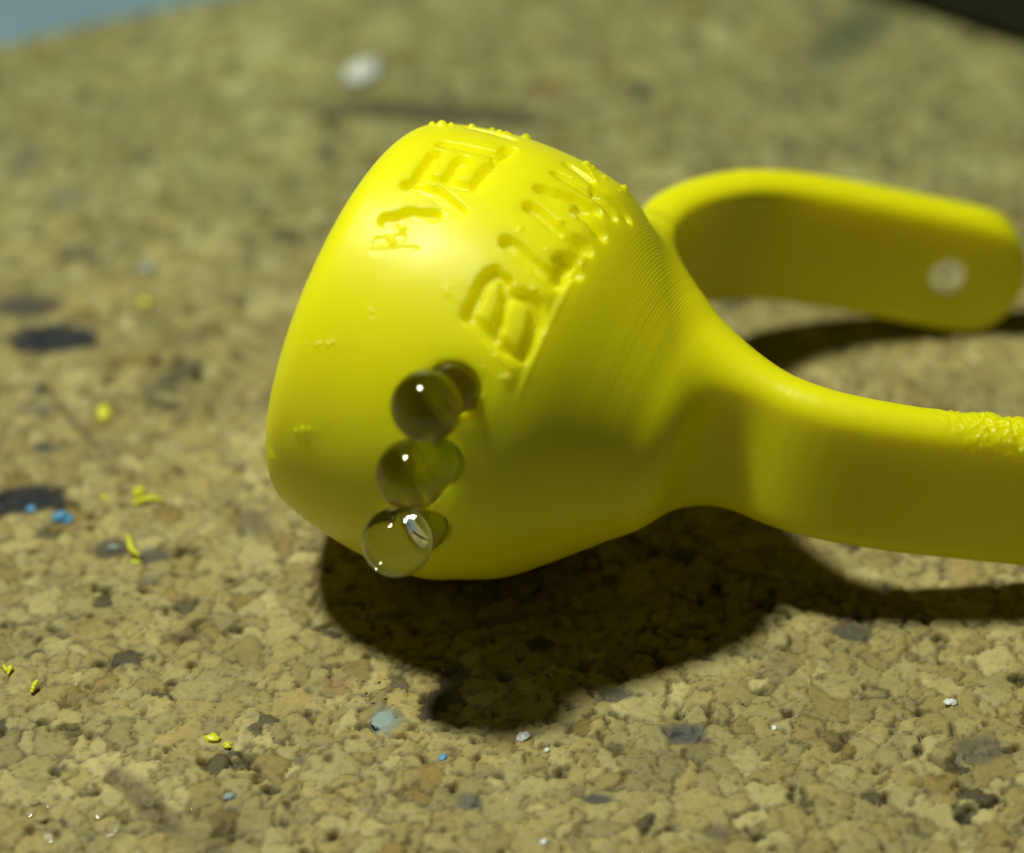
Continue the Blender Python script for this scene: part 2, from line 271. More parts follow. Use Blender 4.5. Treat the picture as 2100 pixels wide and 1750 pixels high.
# ---------------------------------------------------------------- materials
def mat_yellow():
    t = NT("yellow_printed_plastic")
    t.set(Base_Color=(0.95, 0.91, 0.004, 1), Roughness=0.36, IOR=1.46)
    t.b.inputs['Subsurface Weight'].default_value = 0.8
    t.b.inputs['Subsurface Radius'].default_value = (1.0, 0.82, 0.02)
    t.b.inputs['Subsurface Scale'].default_value = 0.0023
    v = t.mm()
    dot = t.n('ShaderNodeVectorMath', operation='DOT_PRODUCT'); dot.inputs[1].default_value = tuple(AXIS); t.l(v, dot.inputs[0])
    s_ = dot.outputs['Value']
    ph = t.math('MULTIPLY', s_, 2 * math.pi / 0.155)
    wave = t.math('MULTIPLY', t.math('SINE', ph), 0.5)
    # every layer has its own width: noise that only depends on the height of the layer
    lay = t.n('ShaderNodeTexNoise', noise_dimensions='1D'); lay.inputs['Scale'].default_value = 3.2; lay.inputs['Detail'].default_value = 3
    t.l(s_, lay.inputs['W'])
    patch = t.noise(v, 0.35, 2)
    dist_ = t.math('ABSOLUTE', t.math('SUBTRACT', s_, float(O0 @ AXIS) + 17.6))
    mw = t.n('ShaderNodeMapRange', interpolation_type='SMOOTHSTEP'); t.l(dist_, mw.inputs['Value']); mw.inputs['From Min'].default_value = 0.2; mw.inputs['From Max'].default_value = 4.5; mw.inputs['To Max'].default_value = 1.0
    t.l(mw.outputs[0], t.b.inputs['Subsurface Weight'])
    rel = t.math('SUBTRACT', s_, float(O0 @ AXIS) + 13.6)
    mr = t.n('ShaderNodeMapRange'); t.l(rel, mr.inputs['Value']); mr.inputs['From Max'].default_value = 1.5; mr.inputs['To Min'].default_value = 0.8; mr.inputs['To Max'].default_value = 1.1
    layamp = mr.outputs[0]
    amp = t.math('MULTIPLY_ADD', patch, 1.5, -0.05)
    h = t.math('ADD', t.math('MULTIPLY', wave, amp), t.math('MULTIPLY', lay.outputs['Fac'], layamp))
    fine = t.noise(v, 5.0, 2)
    h = t.math('ADD', h, t.math('MULTIPLY', fine, 0.2))
    t.bump(h, 1.0, 0.000008)
    rg = t.math('MULTIPLY_ADD', t.noise(v, 0.5, 3), 0.14, 0.31)
    t.l(rg, t.b.inputs['Roughness'])
    # slight unevenness of the dye
    mx = t.n('ShaderNodeMixRGB'); mx.inputs[1].default_value = (0.95, 0.91, 0.004, 1); mx.inputs[2].default_value = (0.92, 0.875, 0.008, 1)
    t.l(t.noise(v, 0.25, 3), mx.inputs[0]); t.l(mx.outputs[0], t.b.inputs['Base Color'])
    return t.m

def mat_cork():
    t = NT("cork")
    v = t.mm()
    at = t.n('ShaderNodeAttribute', attribute_name="tint")
    n1 = t.noise(v, 3.0, 5, .65)
    n2 = t.noise(v, 14.0, 2, .5)
    k = t.math('ADD', t.math('MULTIPLY_ADD', n1, 0.7, 0.62), t.math('MULTIPLY_ADD', n2, 0.3, -0.15))
    sc = t.n('ShaderNodeVectorMath', operation='SCALE'); t.l(at.outputs['Color'], sc.inputs[0]); t.l(k, sc.inputs['Scale'])
    t.l(sc.outputs[0], t.b.inputs['Base Color'])
    t.set(Roughness=0.62)
    t.b.inputs['Specular IOR Level'].default_value = 0.35
    h = t.math('ADD', t.math('MULTIPLY', n1, 1.0), t.math('MULTIPLY', n2, 0.35))
    t.bump(h, 0.6, 0.00007)
    return t.m

def mat_glass():
    t = NT("clear_glass")
    t.set(Base_Color=(0.94, 0.98, 0.93, 1), Roughness=0.0, IOR=1.5)
    t.b.inputs['Transmission Weight'].default_value = 1.0
    return t.m

def mat_glue():
    t = NT("clear_glue")
    t.set(Base_Color=(0.93, 0.92, 0.80, 1), Roughness=0.04, IOR=1.46)
    t.b.inputs['Transmission Weight'].default_value = 1.0
    v = t.mm(); t.bump(t.noise(v, 1.2, 3), 1.0, 0.00025)
    return t.m

def mat_plain(name, col, rough=.5, spec=.5, bscale=None, bd=0.0001, var=None):
    t = NT(name); t.set(Base_Color=(*col, 1), Roughness=rough)
    t.b.inputs['Specular IOR Level'].default_value = spec
    v = t.mm()
    n = t.noise(v, bscale or 3.0, 3)
    t.bump(n, 0.6, bd)
    if var:
        mx = t.n('ShaderNodeMixRGB'); mx.inputs[1].default_value = (*col, 1); mx.inputs[2].default_value = (*var, 1)
        t.l(n, mx.inputs[0]); t.l(mx.outputs[0], t.b.inputs['Base Color'])
    return t.m

M_YEL = mat_yellow(); M_CORK = mat_cork(); M_GLASS = mat_glass(); M_GLUE = mat_glue()
M_SHAV = mat_plain("yellow_shaving_plastic", (0.75, 0.78, 0.03), .35)
M_BLUE = mat_plain("blue_crumb_plastic", (0.07, 0.30, 0.62), .5, var=(0.12, 0.38, 0.7))
M_WHITE = mat_plain("white_crumb", (0.75, 0.80, 0.82), .4)
M_GREYB = mat_plain("grey_blue_crumb", (0.28, 0.36, 0.38), .6)
M_DROP = mat_plain("clear_glue_drop", (0.38, 0.34, 0.18), .05, .9)
M_AMBER = mat_plain("amber_glue_drop", (0.50, 0.34, 0.10), .05, .9)
M_CLOTH = mat_plain("grey_table_paint", (0.15, 0.25, 0.33), .6, .4, 0.08, 0.0003, (0.20, 0.31, 0.40))
M_BLACK = mat_plain("black_plastic", (0.012, 0.014, 0.018), .35, .5, 2.0, 0.00005)
M_RED = mat_plain("red_plastic", (0.45, 0.05, 0.04), .4)

# ---------------------------------------------------------------- the yellow print as one continuous surface
def relief(p):
    """height in mm that the engraved strokes, printing blobs and the support scar add to the smooth surface"""
    H = np.zeros(len(p))
    s, r, th = head_coords(p)
    idx = np.nonzero((s > -0.5) & (s < 15) & (th > -0.3) & (th < 1.75) & (r > 8))[0]
    ss = s[idx]; tt = th[idx] * 12.9
    cut = np.zeros(len(idx)); edge = np.zeros(len(idx))
    wob = (noise2(ss * 1.8, tt * 1.8, 5) - .5) * 0.14
    for w, d, pts in STROKES:
        for (s0, t0), (s1, t1) in zip(pts[:-1], pts[1:]):
            x0, y0, x1, y1 = s0, t0 * 12.9, s1, t1 * 12.9
            m = np.nonzero((ss > min(x0, x1) - 1.2) & (ss < max(x0, x1) + 1.2) & (tt > min(y0, y1) - 1.2) & (tt < max(y0, y1) + 1.2))[0]
            dx, dy = x1 - x0, y1 - y0
            t = np.clip(((ss[m] - x0) * dx + (tt[m] - y0) * dy) / (dx * dx + dy * dy), 0, 1)
            bd = np.hypot(ss[m] - x0 - t * dx, tt[m] - y0 - t * dy)
            cut[m] = np.maximum(cut[m], (1 - smooth01(w - 0.10, w + 0.13, bd + wob[m])) * d)
            edge[m] = np.maximum(edge[m], np.exp(-((bd - w - 0.12) / 0.14) ** 2))
    rough = np.maximum(0, noise2(ss * 4, tt * 4, 9) - .5) * 0.07
    floor = cut * (noise2(ss * 1.6, tt * 2.4, 29) - .5) * 0.2
    ridge = np.exp(-((ss - 13.85) / .11) ** 2) * .07 - np.exp(-((ss - 13.55) / .16) ** 2) * .07
    ridge = ridge * smooth01(-.15, .0, th[idx]) * (1 - smooth01(.66, .78, th[idx]))
    H[idx] = ridge - cut * 1.3 + floor + edge * rough * (1 - cut / .5)
    BH = np.zeros(len(p))
    cand = np.nonzero((s > -1.5) & (s < 16) & (r > 7))[0]
    pc = p[cand]
    for bx, by, bz, br in BLOBS:
        br = br * .85
        m = np.nonzero((np.abs(pc[:, 0] - bx) < br) & (np.abs(pc[:, 1] - by) < br) & (np.abs(pc[:, 2] - bz) < br))[0]
        d2 = ((pc[m] - (bx, by, bz)) ** 2).sum(1) / br ** 2
        BH[cand[m]] = np.maximum(BH[cand[m]], np.clip(1 - d2, 0, 1) ** .7 * br * .9)
    m = np.nonzero((p[:, 0] > 24) & (p[:, 1] < 8) & (p[:, 2] > 8))[0]
    q = p[m]
    qw = (q - BQ) @ BN
    w = smooth01(26.0, 31.5, q[:, 0] + 2.5 * (noise3(q * 0.8, 3) - .5)) * smooth01(3.1, 4.4, qw + 1.4 * (noise3(q * 1.1, 4) - .5))
    BH[m] += w * np.maximum(0, noise3(q * 4.4, 7) - 0.35) * 0.48
    return H + BH

def sockets(p, f):
    for c, r, dr in SOCKETS:
        m = np.nonzero(np.abs(p - c - dr * 3).max(1) < r + 5.0)[0]
        if len(m):
            q = p[m] - c
            t = np.clip(q @ dr, 0, 0.3)
            d = r - np.linalg.norm(q - t[:, None] * dr, axis=1)
            f[m] = smax(f[m], d, 0.18)
    return f

def grad(p, fn, e=0.03):
    g = np.empty_like(p)
    for i in range(3):
        d = np.zeros(3); d[i] = e
        g[:, i] = (fn(p + d) - fn(p - d)) / (2 * e)
    return g

def surface_net(fn, lo_, hi_, h):
    """quad mesh of the zero surface of fn on a regular grid"""
    lo_ = np.array(lo_, float); hi_ = np.array(hi_, float)
    n = np.ceil((hi_ - lo_) / h).astype(int) + 1
    xs = [lo_[i] + h * np.arange(n[i]) for i in range(3)]
    X, Y = np.meshgrid(xs[0], xs[1], indexing='ij')
    G = np.full(tuple(n), 5.0, np.float32)
    for k in range(n[2]):
        p = np.stack([X, Y, np.full_like(X, xs[2][k])], -1)
        G[:, :, k] = fn(p.reshape(-1, 3)).reshape(X.shape)
    G[-1] = 5.0
    ins = G < 0
    # surface nets
    c = [ins[dx:n[0] - 1 + dx, dy:n[1] - 1 + dy, dz:n[2] - 1 + dz] for dx in (0, 1) for dy in (0, 1) for dz in (0, 1)]
    cnt = sum(a.astype(np.int8) for a in c)
    cell = (cnt > 0) & (cnt < 8)
    ci = np.argwhere(cell)
    idm = np.full(cell.shape, -1, np.int64); idm[cell] = np.arange(len(ci))
    acc = np.zeros((len(ci), 3)); num = np.zeros(len(ci))
    corners = [(dx, dy, dz) for dx in (0, 1) for dy in (0, 1) for dz in (0, 1)]
    for a in range(8):
        for b in range(a + 1, 8):
            A, B = corners[a], corners[b]
            if sum(abs(A[i] - B[i]) for i in range(3)) != 1: continue
            va = G[ci[:, 0] + A[0], ci[:, 1] + A[1], ci[:, 2] + A[2]]; vb = G[ci[:, 0] + B[0], ci[:, 1] + B[1], ci[:, 2] + B[2]]
            m = (va < 0) != (vb < 0)
            t = np.where(m, va / np.where(m, va - vb, 1), 0)
            P = np.array(A)[None] + t[:, None] * (np.array(B) - np.array(A))[None]
            acc[m] += P[m]; num[m] += 1
    V = lo_ + h * (ci + acc / num[:, None])
    quads = []
    for ax in range(3):
        b, cx = (ax + 1) % 3, (ax + 2) % 3
        sl0 = [slice(None)] * 3; sl1 = [slice(None)] * 3
        sl0[ax] = slice(0, -1); sl1[ax] = slice(1, None)
        diff = ins[tuple(sl0)] != ins[tuple(sl1)]
        e = np.argwhere(diff)
        ok = (e[:, b] > 0) & (e[:, cx] > 0) & (e[:, b] < n[b] - 1) & (e[:, cx] < n[cx] - 1)
        e = e[ok]
        flip = ins[e[:, 0], e[:, 1], e[:, 2]]
        def cid(db, dc):
            q = e.copy(); q[:, b] -= db; q[:, cx] -= dc
            return idm[q[:, 0], q[:, 1], q[:, 2]]
        q = np.stack([cid(1, 1), cid(0, 1), cid(0, 0), cid(1, 0)], 1)
        q[~flip] = q[~flip][:, ::-1]
        quads.append(q)
    Q = np.vstack(quads)
    Q = Q[(Q >= 0).all(1)]
    return V, Q

def build_print():
    base = lambda p: sockets(p, sd_base(p))
    V, Q = surface_net(base, [-15.0, -15.0, -1.0], [45.5, 26.0, 28.0], 0.32)
    for _ in range(2):
        f = base(V); g = grad(V, base)
        V = V - np.clip(f, -.3, .3)[:, None] * g / np.maximum((g * g).sum(1), .2)[:, None]
    # refine: fine patches on the side of the head and the arm that carry the marks
    ctr = V[Q].mean(1)
    s, r, th = head_coords(ctr)
    fine = ((s > -0.3) & (s < 14.2) & (th > -0.75) & (th < 1.75) & (r > 8)) | ((ctr[:, 0] > 26) & (ctr[:, 1] < 6) & (ctr[:, 2] > 9))
    allv, allf, base_i = [], [], 0
    for nn, sel in ((2, ~fine), (4, fine)):
        q = V[Q[sel]]
        u = np.linspace(0, 1, nn + 1)
        U, W = np.meshgrid(u, u, indexing='ij')
        P = (q[:, 0, None, None] * ((1 - U) * (1 - W))[None, :, :, None] + q[:, 1, None, None] * (U * (1 - W))[None, :, :, None]
             + q[:, 2, None, None] * (U * W)[None, :, :, None] + q[:, 3, None, None] * ((1 - U) * W)[None, :, :, None])
        m = (nn + 1) ** 2
        idx = np.arange(m).reshape(nn + 1, nn + 1)
        loc = np.stack([idx[:-1, :-1], idx[1:, :-1], idx[1:, 1:], idx[:-1, 1:]], -1).reshape(-1, 4)
        F = (loc[None] + (np.arange(len(q)) * m)[:, None, None]).reshape(-1, 4) + base_i
        allv.append(P.reshape(-1, 3)); allf.append(F); base_i += len(q) * m
    P = np.vstack(allv); F = np.vstack(allf)
    key = np.round(P * 2000).astype(np.int64)
    key = key[:, 0] * 10 ** 12 + key[:, 1] * 10 ** 6 + key[:, 2]
    _, first, inv = np.unique(key, return_index=True, return_inverse=True)
    P = P[first]; F = inv.ravel()[F]
    for it in range(2):
        f = base(P); g = grad(P, base, 0.04)
        P = P - np.clip(f, -.25, .25)[:, None] * g / np.maximum((g * g).sum(1), .3)[:, None]
    g /= np.maximum(np.linalg.norm(g, axis=1), 1e-6)[:, None]
    P = P + g * relief(P)[:, None]
    fnv = np.cross(P[F[:, 2]] - P[F[:, 0]], P[F[:, 3]] - P[F[:, 1]]); N = np.zeros_like(P)
    for k in range(4):
        for c_ in range(3): N[:, c_] += np.bincount(F[:, k], weights=fnv[:, c_], minlength=len(P))
    N /= np.maximum(np.linalg.norm(N, axis=1), 1e-9)[:, None]
    return P, F, N

import time as _t
_t0 = _t.time()
BEADS = [np.array(b) for b in BEAD_POS]
BR = 1.95
SOCKETS = []
for b, sx in zip(BEADS, SOCK_POS):
    sx = np.array(sx)
    _in = nrm(HEAD + AXIS * 1.0 - sx)
    SOCKETS.append((sx, 1.6, _in))
PV, PF, PN = build_print()
holder = bpy.data.objects.new("printed_head_band", None)
COL.objects.link(holder); holder.location = (0, 0, 0)
tag(holder, "glossy yellow printed drum head on a curved split band with engraved letters", "printed part")
# the drum head and the band are parts of the same print
_s, _r, _th = head_coords(PV[PF].mean(1))
_ishead = (_s < 17.6) & (_r < 16)
def sub(name, mask):
    f = PF[mask]; used, inv = np.unique(f, return_inverse=True)
    o = mesh_obj(name, PV[used], inv.reshape(f.shape), M_YEL, holder, normals=PN[used])
    return o
sub("head", _ishead)
sub("band", ~_ishead)
print("print built", len(PV), round(_t.time() - _t0, 1))

# ---------------------------------------------------------------- glass beads
def sphere(name, c, r, mat, parent=None, seg=64, squash=None, wob=0.0, seed=1):
    bm = bmesh.new(); bmesh.ops.create_uvsphere(bm, u_segments=seg, v_segments=seg // 2, radius=1)
    v = np.array([q.co[:] for q in bm.verts]); f = [[x.index for x in p.verts] for p in bm.faces]; bm.free()
    if wob: v = v * (1 + wob * (noise3(v * 1.7 + 5, seed) - .5) + wob * .5 * (noise3(v * 4 + 5, seed + 3) - .5))[:, None]
    v = v * r
    if squash is not None: v = v * np.asarray(squash)
    o = mesh_obj(name, v, f, mat, parent)
    o.location = tuple(np.asarray(c) * S)
    return o
names = ["clear round glass bead, topmost of the three stuck on the yellow head",
         "clear round glass bead between two others on the yellow head",
         "clear round glass bead at the bottom of the yellow head, lowest of the three"]
for i, (b, (sc_, sr, sdr)) in enumerate(zip(BEADS, SOCKETS)):
    # the bead and the clear glue that seats it in its socket are one clear body
    pc = sc_ + sdr * .12; pr = sr * .92
    fn = lambda p: smin(np.linalg.norm(p - b, axis=1) - BR, np.linalg.norm(p - pc, axis=1) - pr - .10 * (noise3(p * .9 + 11, 20 + i) - .5), 0.12)
    lo3 = np.minimum(b - BR, pc - pr) - .35; hi3 = np.maximum(b + BR, pc + pr) + .35
    V_, Q_ = surface_net(fn, lo3, hi3, 0.10)
    for _ in range(4):
        g_ = grad(V_, fn, .01); V_ = V_ - (fn(V_) / np.maximum((g_ * g_).sum(1), .3))[:, None] * g_
    g_ = grad(V_, fn, .01); g_ /= np.linalg.norm(g_, axis=1)[:, None]
    o = mesh_obj("glass_bead", V_ - b, Q_, M_GLASS, normals=g_)
    o.location = tuple(b * S)
    tag(o, names[i], "glass bead", "glass beads on the yellow head")

# ---------------------------------------------------------------- cork board
LIGHTN = nrm([-0.355, 0.17, 0.919])
edge_p = np.array([-37.7, 59.7]); edge_d = nrm([14.9, 6.8]); edge_n = np.array([-edge_d[1], edge_d[0]])   # far left edge of the board
def axis_rows(parts):
    out = [parts[0][0]]
    for a, b, st in parts:
        n_ = max(1, int(round((b - a) / st))); out += list(a + (b - a) * (np.arange(n_) + 1) / n_)
    return np.array(out)
gx = axis_rows([(-80, -58, 1.2), (-58, -44, .4), (-44, -31, .3), (-31, 37, .15), (37, 48, .3), (48, 66, .4), (66, 90, 1.2)])
gy = axis_rows([(-60, -42, .9), (-42, -31, .35), (-31, 6, .15), (6, 22, .22), (22, 40, .32), (40, 78, .45), (78, 130, 1.5)])
GX, GY = np.meshgrid(gx, gy, indexing='ij')
x = GX.ravel(); y = GY.ravel()
# uneven edge of the board: slide points that lie past the edge back onto it
dd = (x - edge_p[0]) * edge_n[0] + (y - edge_p[1]) * edge_n[1]
wx = x + (fbm2(x * 1.3, y * 1.3, 41, 4) - .5) * 1.1
wy = y + (fbm2(x * 1.3, y * 1.3, 61, 4) - .5) * 1.1
CS = 1.04
ci_ = np.floor(wx / CS); cj_ = np.floor(wy / CS)
F1 = np.full(x.shape, 99.0); F2 = F1.copy(); ID = np.zeros(x.shape, np.int64); SX = np.zeros(x.shape); SY = np.zeros(x.shape)
zero = np.zeros_like(ci_)
for di in (-2, -1, 0, 1, 2):
    for dj in (-2, -1, 0, 1, 2):
        i = ci_ + di; j = cj_ + dj
        sx = (i + _hash(i, j, zero, 1)) * CS; sy = (j + _hash(i, j, zero, 2)) * CS
        w = _hash(i, j, zero, 3)
        w = np.where(w < 0.30, 2.0, (w - .30) * 0.8) - 1.1 * np.maximum(0, _hash(i, j, zero, 6) - .86) / .14
        ang = _hash(i, j, zero, 4) * math.pi; st = 1 + 0.9 * _hash(i, j, zero, 5)
        dx = wx - sx; dy = wy - sy
        a = dx * np.cos(ang) + dy * np.sin(ang); b = -dx * np.sin(ang) + dy * np.cos(ang)
        d = np.hypot(a / np.sqrt(st), b * np.sqrt(st)) + w * 0.75
        c1_ = d < F1
        F2 = np.where(c1_, F1, np.minimum(F2, d))
        ID = np.where(c1_, (i.astype(np.int64) + 500) * 1000 + j.astype(np.int64) + 500, ID)
        SX = np.where(c1_, sx, SX); SY = np.where(c1_, sy, SY)
        F1 = np.where(c1_, d, F1)
gap = F2 - F1
idi = (ID // 1000).astype(float); idj = (ID % 1000).astype(float); z0 = np.zeros_like(idi)
H1 = _hash(idi, idj, z0, 11); H2 = _hash(idi, idj, z0, 12); H3 = _hash(idi, idj, z0, 13); H4 = _hash(idi, idj, z0, 14); H5 = _hash(idi, idj, z0, 15)
open_ = smooth01(.50, .70, fbm2(x * .9 + 40, y * .9, 91, 3)) * smooth01(.35, .6, noise2(x * 1.7, y * 1.7, 93))
cw = 0.065 + 0.05 * smooth01(.4, .7, fbm2(x * .55, y * .55, 77, 3)) + 0.22 * open_ * smooth01(.5, .75, noise2(x * 1.1, y * 1.1, 95))
crack = np.exp(-(gap / cw) ** 1.5)
z = -0.10 - crack * (0.10 + 0.42 * open_) + 0.09 * (H1 - .6) + 0.06 * ((H2 - .5) * (x - SX) + (H3 - .5) * (y - SY)) + 0.05 * (1 - np.exp(-gap / .3)) \
    + 0.06 * (fbm2(x * 1.1, y * 1.1, 33, 4) - .5) + 0.035 * (fbm2(x * 3.3, y * 3.3, 37, 3) - .5) + 0.18 * (fbm2(x * .12, y * .12, 35, 2) - .6)
# base colours (linear)
pal = np.array([(0.43, 0.345, 0.145), (0.40, 0.315, 0.125), (0.49, 0.41, 0.19), (0.38, 0.295, 0.115), (0.43, 0.355, 0.155), (0.35, 0.29, 0.13)])
col = pal[(H4 * 5.999).astype(int)] * (0.84 + 0.30 * H5)[:, None]
dark = (_hash(idi, idj, z0, 16) > 0.98)
col = np.where(dark[:, None], col * 0.28 + np.array([0.0, 0.004, 0.008]), col)
bark = (_hash(idi, idj, z0, 17) > 0.96)
col = np.where(bark[:, None], col * np.array([.72, .65, .52]), col)
mott = fbm2(x * 2.2, y * 2.2, 101, 4)
col = col * (0.85 + 0.30 * mott)[:, None]
spk = smooth01(.66, .76, fbm2(x * 3.1 + 9, y * 3.1, 103, 2))
col = col * (1 - 0.3 * spk)[:, None]
col = col * (1 - crack * (0.66 + 0.30 * open_))[:, None]
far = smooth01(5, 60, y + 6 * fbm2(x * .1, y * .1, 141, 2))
col = col * (1 - far[:, None] * np.array([.16, .02, .0]))  # cork turns greener with distance: veiling haze painted into its colour
big = fbm2(x * .16, y * .16, 111, 3)
col = col * (0.74 + 0.46 * big)[:, None] * np.array([.95, .99, .95])
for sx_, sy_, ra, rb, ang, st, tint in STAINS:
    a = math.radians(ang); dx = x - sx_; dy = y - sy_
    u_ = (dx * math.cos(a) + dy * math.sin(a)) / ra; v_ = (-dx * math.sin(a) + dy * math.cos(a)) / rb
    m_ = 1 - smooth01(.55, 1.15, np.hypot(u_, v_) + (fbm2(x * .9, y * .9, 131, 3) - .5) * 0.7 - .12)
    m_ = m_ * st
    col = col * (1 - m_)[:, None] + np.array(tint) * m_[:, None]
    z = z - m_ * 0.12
Z = z.reshape(GX.shape)
inside = dd < 0
nx_, ny_ = GX.shape
idx = np.arange(nx_ * ny_).reshape(nx_, ny_)
Fq = np.stack([idx[:-1, :-1], idx[1:, :-1], idx[1:, 1:], idx[:-1, 1:]], -1).reshape(-1, 4)
keep = inside[Fq].any(1)
Fq = Fq[keep]
# snap outside points onto the edge line
mv = (~inside) & (dd < 3)
x = np.where(mv, x - dd * edge_n[0], x); y = np.where(mv, y - dd * edge_n[1], y); z = np.where(mv, z - .5, z)
CV = np.stack([x, y, z], 1)
fid = ID[Fq[:, 0]]
board_body = None
# slab under the granules
e0 = edge_p - edge_d * 70; e1 = edge_p + edge_d * 150
poly = [(-80, -60), (90, -60), (90, 117.0), tuple(e1), tuple(e0), (-80, 40.4)]
poly = [(-80, -60), (90, -60), (90, edge_p[1] + (90 - edge_p[0]) * edge_d[1] / edge_d[0]), (-80, edge_p[1] + (-80 - edge_p[0]) * edge_d[1] / edge_d[0])]
top, bot = -1.2, -5.0
vv = [(px, py, top) for px, py in poly] + [(px, py, bot) for px, py in poly]
ff = [[0, 1, 2, 3], [7, 6, 5, 4]] + [[(i + 1) % 4, i, i + 4, (i + 1) % 4 + 4] for i in range(4)]
board = mesh_obj("cork_board", vv, ff, M_CORK, smooth=False, cols=np.tile([[.42, .31, .15]], (8, 1)))
tag(board, kind="structure")
# the 300 granules that show largest become pieces of their own
camp = np.array([3.09, -124.0, 104.6])
cx_ = CV[Fq].mean(1)
relp = cx_ - camp; dep = relp @ FWD
px_ = 5390 * (relp @ RIGHT) / dep; py_ = 5390 * (relp @ UPV) / dep
infr = (np.abs(px_) < 1030) & (np.abs(py_) < 855)
under = ((cx_[:, 0] > -11) & (cx_[:, 0] < 14) & (cx_[:, 1] > -2) & (cx_[:, 1] < 21))
ar = np.abs((CV[Fq[:, 2], 0] - CV[Fq[:, 0], 0]) * (CV[Fq[:, 2], 1] - CV[Fq[:, 0], 1])) / dep ** 2 * 1e4
uid, uinv = np.unique(fid, return_inverse=True)
score = np.bincount(uinv, weights=np.where(infr & ~under, ar, 0) * (np.abs(dep - 150) < 34))
order = np.argsort(-score)[:300]
orderset = np.zeros(len(uid), bool); orderset[order] = True
sel = orderset[uinv]
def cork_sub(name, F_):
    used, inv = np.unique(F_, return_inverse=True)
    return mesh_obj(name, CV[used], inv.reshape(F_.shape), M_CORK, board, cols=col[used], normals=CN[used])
# shared normals so that the seams do not show
e_a = CV[Fq[:, 2]] - CV[Fq[:, 0]]; e_b = CV[Fq[:, 3]] - CV[Fq[:, 1]]
fn_ = np.cross(e_a, e_b); CN = np.zeros_like(CV)
for k in range(4):
    for c_ in range(3): CN[:, c_] += np.bincount(Fq[:, k], weights=fn_[:, c_], minlength=len(CV))
CN /= np.maximum(np.linalg.norm(CN, axis=1), 1e-9)[:, None]
srt = np.argsort(uinv, kind='stable'); su = uinv[srt]
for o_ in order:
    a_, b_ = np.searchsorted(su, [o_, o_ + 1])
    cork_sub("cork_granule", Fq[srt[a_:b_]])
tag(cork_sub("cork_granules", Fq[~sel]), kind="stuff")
print("cork built", len(CV), round(_t.time() - _t0, 1))
def ground_z(px, py):
    i = int(np.clip(np.searchsorted(gx, px), 1, len(gx) - 1)); j = int(np.clip(np.searchsorted(gy, py), 1, len(gy) - 1))
    return float(Z[i - 1:i + 1, j - 1:j + 1].max())

# ---------------------------------------------------------------- table and the dark case behind
tb = bmesh.new(); bmesh.ops.create_cube(tb, size=1.0)
for v_ in tb.verts: v_.co = Vector((v_.co.x * 700, v_.co.y * 600 + 100, v_.co.z * 20 - 15.0))
bmesh.ops.bevel(tb, geom=list(tb.edges), offset=2, segments=3, affect='EDGES')
tv = np.array([q.co[:] for q in tb.verts]); tf = [[q.index for q in p.verts] for p in tb.faces]; tb.free()
tag(mesh_obj("table_top", tv, tf, M_CLOTH, smooth=False), kind="structure")

def rbox(name, dims, bev, mat, parent, loc=(0, 0, 0)):
    b_ = bmesh.new(); bmesh.ops.create_cube(b_, size=1.0)
    for v_ in b_.verts: v_.co = Vector((v_.co.x * dims[0], v_.co.y * dims[1], v_.co.z * dims[2]))
    bmesh.ops.bevel(b_, geom=list(b_.edges), offset=bev, segments=4, affect='EDGES', profile=.5)
    v = np.array([q.co[:] for q in b_.verts]); f = [[q.index for q in p.verts] for p in b_.faces]; b_.free()
    o = mesh_obj(name, v, f, mat, parent); o.location = tuple(np.array(loc) * S); return o
cd = nrm([10.1, -7.2]); cn = np.array([-cd[1], cd[0]])
mid = np.array([38.5, 63.1]) + cn * 20.6 + cd * 8
case = bpy.data.objects.new("black_case", None); COL.objects.link(case)
case.location = (mid[0] * S, mid[1] * S, 0.1 * S); case.rotation_euler = (0, 0, math.atan2(cd[1], cd[0]))
tag(case, "blurred black plastic case at the far right corner of the cork board", "case")
rbox("case_body", (62, 43, 14), 2.0, M_BLACK, case, (0, 0, 7.0))
rbox("case_lid", (62.6, 43.6, 5), 1.5, M_BLACK, case, (0, 0, 16.6))
rbox("red_latch", (5, 1.4, 7), .5, M_RED, case, (-27, -22.2, 13))

# ---------------------------------------------------------------- loose bits on the cork
def crumb(name, px, py, dims, mat, seed, label, cat, group=None, ang=0.0, lift=0.0):
    rs = np.random.RandomState(seed)
    b_ = bmesh.new(); bmesh.ops.create_icosphere(b_, subdivisions=3, radius=1)
    v = np.array([q.co[:] for q in b_.verts]); f = [[q.index for q in p.verts] for p in b_.faces]; b_.free()
    n = noise3(v * 1.6 + 7, seed); n2_ = noise3(v * 4.5 + 7, seed + 50)
    v = v * (0.40 + 0.85 * n + 0.55 * n2_)[:, None]
    dims = (dims[0] * .85, dims[1] * .85, dims[2] * .7)
    v[:, 2] = np.maximum(v[:, 2], -0.55)
    v = v * (np.array(dims) / 2)
    c, s = math.cos(ang), math.sin(ang)
    v[:, :2] = v[:, :2] @ np.array([[c, s], [-s, c]])
    v[:, 2] -= v[:, 2].min()
    o = mesh_obj(name, v, f, mat); o.location = (px * S, py * S, (ground_z(px, py) - 0.05 + lift) * S)
    tag(o, label, cat, group); return o

